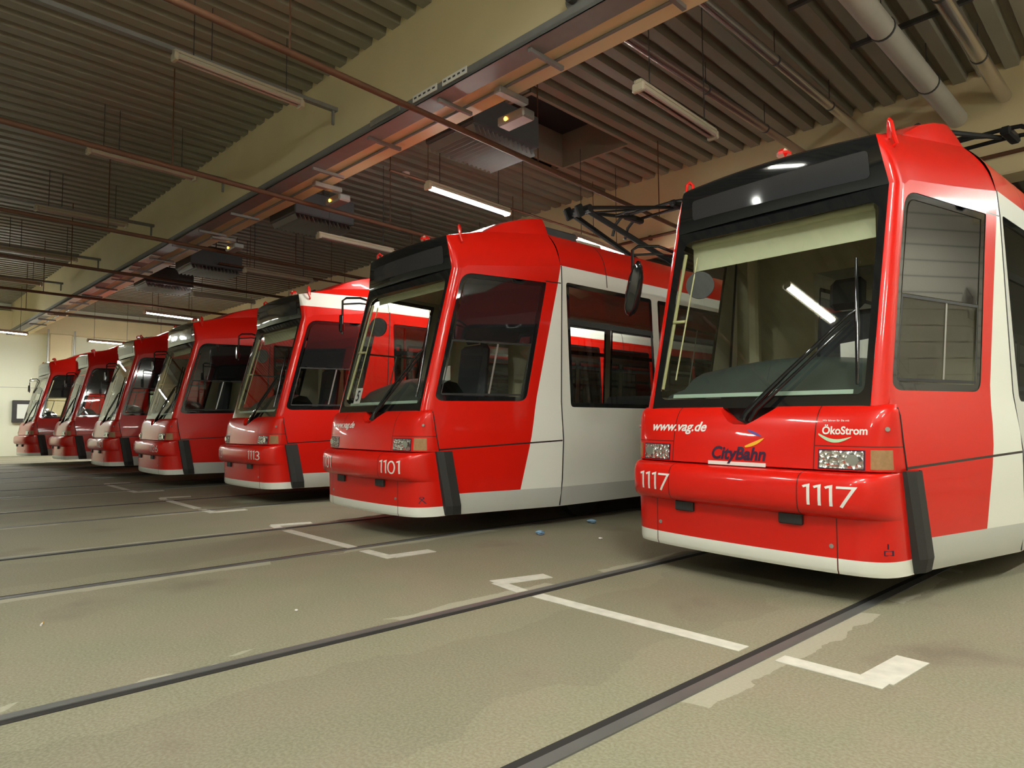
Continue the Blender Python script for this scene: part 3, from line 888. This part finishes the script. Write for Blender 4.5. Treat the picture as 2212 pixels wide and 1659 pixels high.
    for t in lin(0, 1, 7):
        k = math.sin(math.pi * t) * .045
        x = lerp(1.022, .827, t) + k * .85; z = lerp(2.744, 3.118, t) + k * .5
        rows.append([(s * x, yy, z) for yy in (2.032, 2.7, 4, 8, Y2)])
    m.grid(rows, flip=fl_); P(m, 'roof_edge', M_body['A'], role='body', ang=50)
    # kink fillet strip: rounded white edge beside the first window
    m = MB(); m.tube([(s * (1.147 - inset(z) - .006), y_kink(z) + .012, z) for z in (.24, .5, .9, 1.29, 1.9, 2.55, 2.74)], .011, 6); P(m, 'door_seal', M_rub)
    # exterior mirror arm on the left
    if s < 0:
        m = MB(); m.tube([(-.90, .90, 2.47), (-.98, .78, 2.52), (-1.09, .66, 2.52), (-1.125, .63, 2.49), (-1.125, .63, 2.10)], .013, 8)
        m.tube([(-.90, .90, 2.44), (-1.0, .78, 2.46), (-1.125, .63, 2.45)], .010, 8); m.box((-1.115, .615, 2.18), (.05, .06, .10), bev=.015)
        ma = P(m, 'mirror_arm', M_black)
        m = MB()
        m.box((-1.10, .60, 2.22), (.05, .03, .2), bev=.01); P(m, 'mirror_edge', M_black, role='small_mirror', parent=ma)
        m = MB(); rows = []
        for t, (z, wx, d) in enumerate(((1.94, .03, .015), (1.96, .075, .04), (2.0, .10, .06), (2.12, .115, .075), (2.24, .105, .07), (2.33, .07, .05), (2.37, .025, .02))):
            rows.append([(-1.075 + (z - 2.15) * .22 + wx * .62 * math.cos(q) + (.02 if math.cos(q) < 0 else 0), .575 + d * math.sin(q), z) for q in lin(0, 2 * math.pi, 17)])
        m.grid(rows, flip=True); m.add(rows[0][:-1], [tuple(range(16))]); m.add(rows[-1][:-1], [tuple(range(16))])
        P(m, 'mirror_housing', M_black, role='big_mirror', parent=ma, ang=60)
        # round inside mirror seen through the windscreen
        m = MB(); m.disc((-.60, .80, 2.14), .105, 24, (.5, -.85, 0), .02); m.tube([(-.60, .81, 2.14), (-.72, .84, 2.14)], .012, 8); P(m, 'round_mirror', M_dk, ang=50)

# hump and roof
m = MB(); rows = []
ys = [.79, .9, 1.0, 1.1, 1.18, 1.26, 1.36, 1.5, 1.7, 1.9, 2.0, 2.045]
for y in ys:
    sx, sz = shoulder(y if y > .8 else .763)
    tx = interp(y, [(1.26, sx), (1.30, sx - .02), (2.05, .735)]) if y > 1.26 else sx - .001
    tz = interp(y, [(1.26, sz), (1.5, sz + .10), (2.05, 3.31)]) if y > 1.26 else sz + .0005
    prof = [(sx, sz), (lerp(sx, tx, .5) + .004, lerp(sz, tz, .5)), (tx, tz), (tx - .05, tz + .012), (.4, tz + .022), (0, tz + .026)]
    pts = [(x, y, z) for x, z in prof] + [(-x, y, z) for x, z in prof[-2::-1]]
    rows.append(pts[::-1])
m.grid(rows); last = rows[-1]
m.add(last + [(p[0], p[1], 3.10) for p in last], [(i, i + 1, len(last) + i + 1, len(last) + i) for i in range(len(last) - 1)])
P(m, 'roof_dome', M_red, ang=25)
m = MB(); m.grid([[(x, y, 3.118 + .03 * (1 - (x / .827) ** 2)) for x in lin(.827, -.827, 9)] for y in (2.03, 6, 14.0)], flip=True); P(m, 'roof', M_galv)
m = MB(); m.box((0, 2.48, 3.21), (1.16, .62, .20), bev=.02); P(m, 'roof_box', M_dk)
m = MB(); m.box((0, 8.6, 3.24), (1.3, 2.6, .26), bev=.05); P(m, 'roof_unit', M_galv)
m = MB(); m.box((.42, 3.05, 3.20), (.25, .45, .14), bev=.02); P(m, 'roof_cover', M_lampw)
m = MB(); m.box((-.02, 1.02, 3.055), (.09, .10, .07), bev=.025); P(m, 'roof_beacon', M_red)

# rear end cap, underframe, wheels
m = MB(); m.grid([[(x, 14.0, z) for x in (-1.14, 0, 1.14)] for z in (.23, 1.4, 2.744)], flip=True); P(m, 'rear_wall', M_red)
m = MB(); m.box((0, 8.0, .40), (2.1, 11.8, .12)); m.box((0, 1.4, .40), (1.6, 1.4, .12)); P(m, 'floor_pan', M_under)
for yw in (2.6, 4.4, 10.4, 12.2):
    m = MB()
    for sx in (-.7475, .7475): m.tube([(sx - .05, yw, .342), (sx + .05, yw, .342)], .325, 24)
    m.tube([(-.7, yw, .33), (.7, yw, .33)], .06, 10)
    P(m, 'wheelset', M_under, role='wheel', ang=50)

# cab fittings
m = MB(); rows = []
for y, z, hw in ((.50, 1.26, .70), (.54, 1.285, .70), (.62, 1.36, .68), (.70, 1.44, .66), (.80, 1.485, .64), (.92, 1.47, .62), (1.0, 1.38, .62), (1.02, 1.0, .62)):
    rows.append([(hw * a + (.06 if y > .6 else 0), y, z + (.075 * math.cos(math.pi * (a - .12) / 2.3) - .03 if y > .55 else 0)) for a in lin(-1, 1, 15)])
m.grid(rows); P(m, 'dashboard', M_dash, ang=70)
m = MB(); m.tube([(-.70, .87, 2.475), (.66, .87, 2.475)], .028, 12); 
m.grid([[(x, .865, z) for x in (-.70, .66)] for z in (2.27, 2.475)]); bl = P(m, 'roller_blind', M_blind, role='blind')
m = MB(); m.box((.20, 1.50, 1.55), (.46, .12, .75), rx=-.12, bev=.05); P(m, 'driver_seat', M_seat)
m = MB(); m.box((.20, 1.52, 2.05), (.26, .09, .24), rx=-.12, bev=.04); P(m, 'headrest', M_seat)
# rear cab wall with a doorway, plus posts
m = MB(); 
hole = [(-.28, 1.25), (.22, 1.25), (.22, 2.35), (-.28, 2.35)]
P(panel([(-1.03, .4), (1.03, .4), (1.00, 2.7), (-1.00, 2.7)], [hole], lambda a, b: (a, 2.0, b), step=.4), 'cab_bulkhead', M_beige)
P(panel(hole, [], lambda a, b: (a, 2.0, b), step=.6), 'bulkhead_window', M_glass)
m = MB(); m.box((-.75, 1.85, 1.6), (.10, .08, 2.0), bev=.02); P(m, 'door_post', M_beige)
m = MB(); m.grid([[(k * hw, y, 2.56) for k in (-1, 1)] for y, hw in ((.88, .78), (2.0, .95))]); P(m, 'cab_ceiling', M_beige)
m = MB(); m.tube([(-.735, .50, 1.33), (-.725, .80, 2.40)], .014, 8); m.tube([(-.66, .56, 1.40), (-.62, .80, 2.36)], .006, 6)
m.tube([(-.73, .63, 1.85), (-.64, .66, 1.85)], .012, 8); P(m, 'hand_rail', M_rod)
m = MB(); m.grid([[(.45 + .26 * a, .80 + .02 * a, z + .03 * a) for a in (0, 1)] for z in (1.46, 1.60)]); P(m, 'paper_sheet', M_white, role='paper')
# passenger space: pale ceiling, seats
m = MB(); m.grid([[(x, y, 2.70) for x in (-1.0, 1.0)] for y in (2.1, 13.9)]); P(m, 'saloon_ceiling', M_galv)
for y in (3.6, 5.2):
    for sx in (-.7, .7):
        m = MB(); m.box((sx, y, 1.05), (.75, .10, .70), bev=.04); P(m, 'seat_back', M_seat)
m = MB(); m.tube([(.55, 2.62, .5), (.55, 2.62, 2.68)], .018, 8); P(m, 'grab_pole', M_red)

# wiper
def on_ws(x, z, off): return (x, ws_y(x, z) - off, z)
m = MB(); m.tube([(0.0, .375, 1.105), (.02, .385, 1.15), on_ws(.30, 1.42, .055), on_ws(.62, 1.735, .05), on_ws(.655, 1.765, .03)], [.03, .024, .013, .011, .010], 8)
wp = P(m, 'wiper', M_black, ang=60)
m = MB(); m.tube([(.055, .375, 1.10), on_ws(.11, 1.17, .06), on_ws(.35, 1.41, .05), on_ws(.64, 1.70, .045)], [.02, .014, .010, .009], 8); P(m, 'link_arm', M_black, parent=wp, ang=60)
m = MB(); m.tube([on_ws(.700, 1.315, .018), on_ws(.668, 1.70, .02), on_ws(.628, 2.105, .018)], [.010, .016, .008], 8); P(m, 'wiper_blade', M_black, parent=wp, ang=60)

# pantograph, folded half open
m = MB(); m.box((0, 5.75, 3.22), (.9, 1.1, .10), bev=.02)
pg = P(m, 'pantograph', M_dk, smooth=False)
m = MB()
for sx in (-1, 1): m.tube([(sx * .26, 5.9, 3.27), (sx * .13, 3.47, 3.86)], .038, 8)
m.tube([(-.20, 3.46, 3.87), (.20, 3.46, 3.87)], .055, 10); m.box((0, 3.42, 3.86), (.22, .12, .10), bev=.03); m.box((.10, 3.36, 3.84), (.05, .14, .16), rx=.5, bev=.015); m.box((-.10, 3.36, 3.84), (.05, .14, .16), rx=.5, bev=.015)
P(m, 'lower_arm', M_panto, parent=pg)
m = MB()
for sx in (-1, 1): m.tube([(sx * .10, 3.46, 3.90), (sx * .34, 5.1, 4.20)], .026, 8)
m.tube([(-.25, 4.5, 4.09), (.25, 4.5, 4.09)], .018, 8); m.tube([(-.15, 3.8, 3.96), (.30, 4.9, 4.16)], .014, 8)
P(m, 'upper_arm', M_panto, parent=pg)
m = MB()
for yy in (5.02, 5.32):
    m.tube([(-.72, yy, 3.98), (-.66, yy, 4.15), (-.55, yy, 4.235), (-.4, yy, 4.25), (.4, yy, 4.25), (.55, yy, 4.235), (.66, yy, 4.15), (.72, yy, 3.98)], .024, 8)
for sx in (-.42, .42): m.box((sx, 5.17, 4.22), (.10, .42, .09), bev=.02)
P(m, 'contact_head', M_panto, parent=pg)
m = MB(); m.tube([(.0, 3.5, 3.93), (.05, 5.95, 3.36)], .006, 6); P(m, 'tension_rod', M_galv, parent=pg)

# ------------------------------------------------------------------ lettering
def stroke(pts, wd):
    """thick polyline as quads in 2D"""
    out = []
    n = len(pts); L = []; R = []
    for i in range(n):
        p = Vector(pts[i]); a = Vector(pts[max(0, i - 1)]); b = Vector(pts[min(n - 1, i + 1)])
        d1 = (p - a).normalized() if i else (b - p).normalized(); d2 = (b - p).normalized() if i < n - 1 else d1
        t = (d1 + d2).normalized(); nn = Vector((-t.y, t.x)); k = wd / 2 / max(.45, nn.dot(Vector((-d1.y, d1.x))))
        L.append(p + nn * k); R.append(p - nn * k)
    for i in range(n - 1): out.append([tuple(L[i]), tuple(R[i]), tuple(R[i + 1]), tuple(L[i + 1])])
    return out
def arc(cx, cz, rx, rz, a0, a1, n=14): return [(cx + rx * math.cos(math.radians(lerp(a0, a1, i / n))), cz + rz * math.sin(math.radians(lerp(a0, a1, i / n)))) for i in range(n + 1)]
DIG = {'1': (.42, [[(.06, .90), (.16, .95), (.27, .985), (.27, 0.02)]]), '7': (.74, [[(.04, .95), (.66, .95), (.20, 0.0)]]),
       '0': (.74, [arc(.36, .5, .29, .46, 90, 450, 24)]), '2': (.68, [arc(.32, .69, .25, .26, 165, -25, 10) + [(.07, .05), (.60, .05)]]),
       '3': (.66, [arc(.28, .72, .24, .23, 150, -90, 10) + arc(.28, .26, .27, .23, 90, -150, 10)[0:]]), '6': (.72, [[(.50, .97), (.16, .50)], arc(.34, .31, .26, .27, 0, 360, 20)])}
def densify(pts, st=.12):
    out = [pts[0]]
    for a, b in zip(pts, pts[1:]):
        k = max(1, int(math.hypot(b[0] - a[0], b[1] - a[1]) / st))
        out += [(lerp(a[0], b[0], j / k), lerp(a[1], b[1], j / k)) for j in range(1, k + 1)]
    return out
def number_mb(txt, x0, z0, hgt, fn, off, width=None):
    tot = sum(DIG[c][0] for c in txt); sx = (width / tot) if width else hgt
    m = MB(); x = x0
    for c in txt:
        wd, st = DIG[c]
        for poly in st:
            for q in stroke(densify(poly), .115):
                pts = [(x + a * sx, z0 + b * hgt) for a, b in q]
                m.add([(p, fn(p, z) - off, z) for p, z in pts], [(0, 1, 2, 3)])
        x += wd * sx
    return m
def text_mb(txt, x0, x1, z0, z1, fn, off, shear=0.0, bold=0.0):
    cu = bpy.data.curves.new('t', 'FONT'); cu.body = txt; cu.shear = shear; cu.offset = bold; cu.resolution_u = 4
    o = bpy.data.objects.new('t', cu); C.objects.link(o)
    dg = bpy.context.evaluated_depsgraph_get(); me = bpy.data.meshes.new_from_object(o.evaluated_get(dg))
    vs = [v.co.copy() for v in me.vertices]; fs = [tuple(p.vertices) for p in me.polygons]
    bpy.data.objects.remove(o); bpy.data.meshes.remove(me); bpy.data.curves.remove(cu)
    ax = min(v.x for v in vs); bx = max(v.x for v in vs); az = min(v.y for v in vs); bz = max(v.y for v in vs)
    m = MB(); pts = []
    for v in vs:
        x = lerp(x0, x1, (v.x - ax) / (bx - ax)); z = lerp(z0, z1, (v.y - az) / (bz - az)); pts.append((x, fn(x, z) - off, z))
    m.add(pts, fs); return m
def blade(x0, z0, x1, z1, wd, fn, off, bend=0.0, n=10):
    a = Vector((x0, z0)); b = Vector((x1, z1)); d = (b - a); nn = Vector((-d.y, d.x)).normalized(); m = MB(); rows = [[], []]
    for i in range(n + 1):
        t = i / n; c = a + d * t + nn * bend * math.sin(math.pi * t); k = wd / 2 * (math.sin(math.pi * min(1, t * .9 + .1)) ** .7 + .02)
        for j, sg in enumerate((1, -1)):
            p = c + nn * k * sg; rows[j].append((p.x, fn(p.x, p.y) - off, p.y))
    m.grid(rows, flip=True); return m

def dress(root, num, www, full, sign5):
    def Q(mb, name, mat, parent=None):
        o = mb.build(name, mat, parent or root); return o
    if num:
        Q(number_mb(num, .478, .618, .116, bump_y, .003, .29), 'fleet_number', M_white)
        Q(number_mb(num, -.735, .618, .116, bump_y, .003, .29), 'fleet_number', M_white)
    if www:
        Q(text_mb('www.vag.de', -.705, -.238, 1.005, 1.092, hood_y, .003, .28, .024), 'web_address', M_white)
    if full:
        Q(text_mb('CityBahn', -.176, .206, .822, .934, hood_y, .004, .18, .032), 'city_lettering', M_ltblk)
        m = MB()
        Q(MB().grid([[(x, hood_y(x, z) - .0025, z) for x in lin(-.203, .208, 9)] for z in (.812, .836)]), 'white_bar', M_white)
        Q(blade(.06, .934, .188, .992, .022, hood_y, .003, -.006), 'yellow_stroke', M_yel)
        Q(blade(.068, 1.040, .172, 1.000, .016, hood_y, .003, .0), 'blue_stroke', M_blue)
        Q(text_mb('ÖkoStrom', .540, .784, 1.022, 1.080, hood_y, .003, 0, .026), 'power_lettering', M_white)
        Q(blade(.520, 1.024, .705, 1.010, .020, hood_y, .0032, -.032, 14), 'green_swoosh', principled('pale green lettering', (.45, .66, .42), .4))
        Q(text_mb('Wir fahren für Sie mit', .535, .685, 1.098, 1.109, hood_y, .003), 'small_lettering', M_white)
    if www:
        m = MB()
        sy = [[(.862, .365), (.862, .335)], [(.850, .300), (.850, .325), (.876, .325), (.876, .300), (.850, .300)]] if full else [[(.846, .300), (.878, .300), (.862, .332), (.846, .300)], arc(.862, .347, .010, .010, 0, 360, 10)]
        for ln in sy:
            for q in stroke(densify(ln, .02), .005): m.add([(a, skirt_y(a, b + .055) - .003, b + .055) for a, b in q], [(0, 1, 2, 3)])
        Q(m, 'jacking_mark', M_ltblk)
    if sign5:
        m = MB(); m.box((-.475, ws_y(-.475, 1.362) + .022, 1.362), (.125, .006, .17), rx=-.25)
        sg = Q(m, 'window_card', M_white)
        m = text_mb('5', -.505, -.44, 1.305, 1.42, lambda a, b: ws_y(-.475, 1.362) + .022 + .256 * (b - 1.362), .005, 0.12, .02)
        Q(m, 'card_number', M_ltblk, sg)

# ------------------------------------------------------------------ seven trams
def copy_tram(src):
    r = src.copy(); C.objects.link(r)
    for ch in list(src.children):
        c = ch.copy(); C.objects.link(c); c.parent = r
        for g in list(ch.children):
            d = g.copy(); C.objects.link(d); d.parent = c
    return r
POSE = [(0, 0, -.0351, .0139, -.0524), (-3.6331, -.6214, -.0068, .0072, -.015), (-7.2736, -.4504, .0045, -.0009, -.0215), (-11.0323, -.7125, .0107, .0069, .0025),
        (-14.4753, -.8617, .0006, .0005, .0147), (-18.2563, -1.0555, .0126, -.0022, .0319), (-21.5014, -1.4536, .0525, -.0071, .0358)]
LBL = ['red and cream tram numbered 1117, the nearest one, at the right edge', 'red and cream tram numbered 1101 with a card 5 in its windscreen',
       'red tram numbered 1113 with a white roof edge', 'red tram numbered 1126, fourth of the row from the right', 'red tram numbered 1121, fifth of the row from the right',
       'red tram without readable number, second from the far wall', 'red tram at the far end of the row, closest to the cream wall']
NUM = ['1117', '1101', '1113', '1126', '1121', None, None]
LIV = ['A', 'A', 'B', 'C', 'C', 'C', 'C']
BL = [1.0, .35, .75, .4, .3, .2, .2]
trams = [TR] + [copy_tram(TR) for _ in range(6)]
def kids(o):
    for c in o.children:
        yield c
        yield from kids(c)
for i, t in enumerate(trams):
    x, y, yw, rl, dz = POSE[i]
    t.location = (x, y, dz); t.rotation_euler = (0, rl, yw)
    t['label'] = LBL[i]
    for c in list(kids(t)):
        role = c.get('role')
        if role == 'cab_side' or role == 'body':
            mat = (M_side if role == 'cab_side' else M_body)[LIV[i]]
            c.material_slots[0].link = 'OBJECT'; c.material_slots[0].material = mat
        elif role == 'wheel': c.location.z = -dz
        elif role == 'blind':
            k = BL[i]; c.scale.z = k; c.location.z = 2.475 * (1 - k)
        elif role == 'big_mirror' and i != 0: bpy.data.objects.remove(c)
        elif role == 'small_mirror' and i == 0: bpy.data.objects.remove(c)
        elif role == 'paper' and i not in (0, 1): bpy.data.objects.remove(c)
    dress(t, NUM[i], i < 2, i == 0, i == 1)
for o in bpy.data.objects:
    if 'role' in o: del o['role']
for o in bpy.data.objects:
    if o.type == 'MESH' and o.parent and 'category' in o: del o['category']

# ------------------------------------------------------------------ litter on the floor
M_bpap = principled('pale blue paper', (.25, .42, .62), .7)
def crumple(name, x, y, sz, mat, label, cat):
    m = MB(); n = 9; rows = []
    for i in range(n):
        th = math.pi * i / (n - 1)
        rows.append([(sz * (random.uniform(.6, 1.1)) * math.sin(th) * math.cos(p) * 1.3, sz * random.uniform(.6, 1.1) * math.sin(th) * math.sin(p), .002 + sz * .45 * (1 - math.cos(th)) * random.uniform(.9, 1.0)) for p in lin(0, 2 * math.pi, 10)[:-1]])
        rows[-1].append(rows[-1][0])
    m.grid(rows); o = m.build(name, mat, fix=True); o.location = (x, y, 0); return tag(o, label, cat)
crumple('paper_scrap', -2.28, .77, .045, M_bpap, 'crumpled pale blue paper scrap on the floor, the nearer of two', 'litter')
crumple('paper_scrap', -2.43, 1.68, .045, M_bpap, 'crumpled pale blue paper scrap on the floor, the farther of two', 'litter')
crumple('paper_scrap', -1.716, .976, .018, M_white, 'tiny white paper scrap on the floor beside the blue scraps', 'litter')
crumple('paper_scrap', -1.37, -2.04, .010, M_white, 'tiny white paper crumb on the open floor', 'litter')
cg = empty('cigarette_end', (-2.03, -3.13, .006), 'white and orange cigarette end on the floor at the left edge', 'litter', rot=(0, 0, 1.2))
m = MB(); m.tube([(0, -.012, 0), (0, .016, 0)], .005, 8); m.build('paper', M_white, cg, True)
m = MB(); m.tube([(0, .016, 0), (0, .032, 0)], .0052, 8); m.build('filter', M_yel, cg, True)
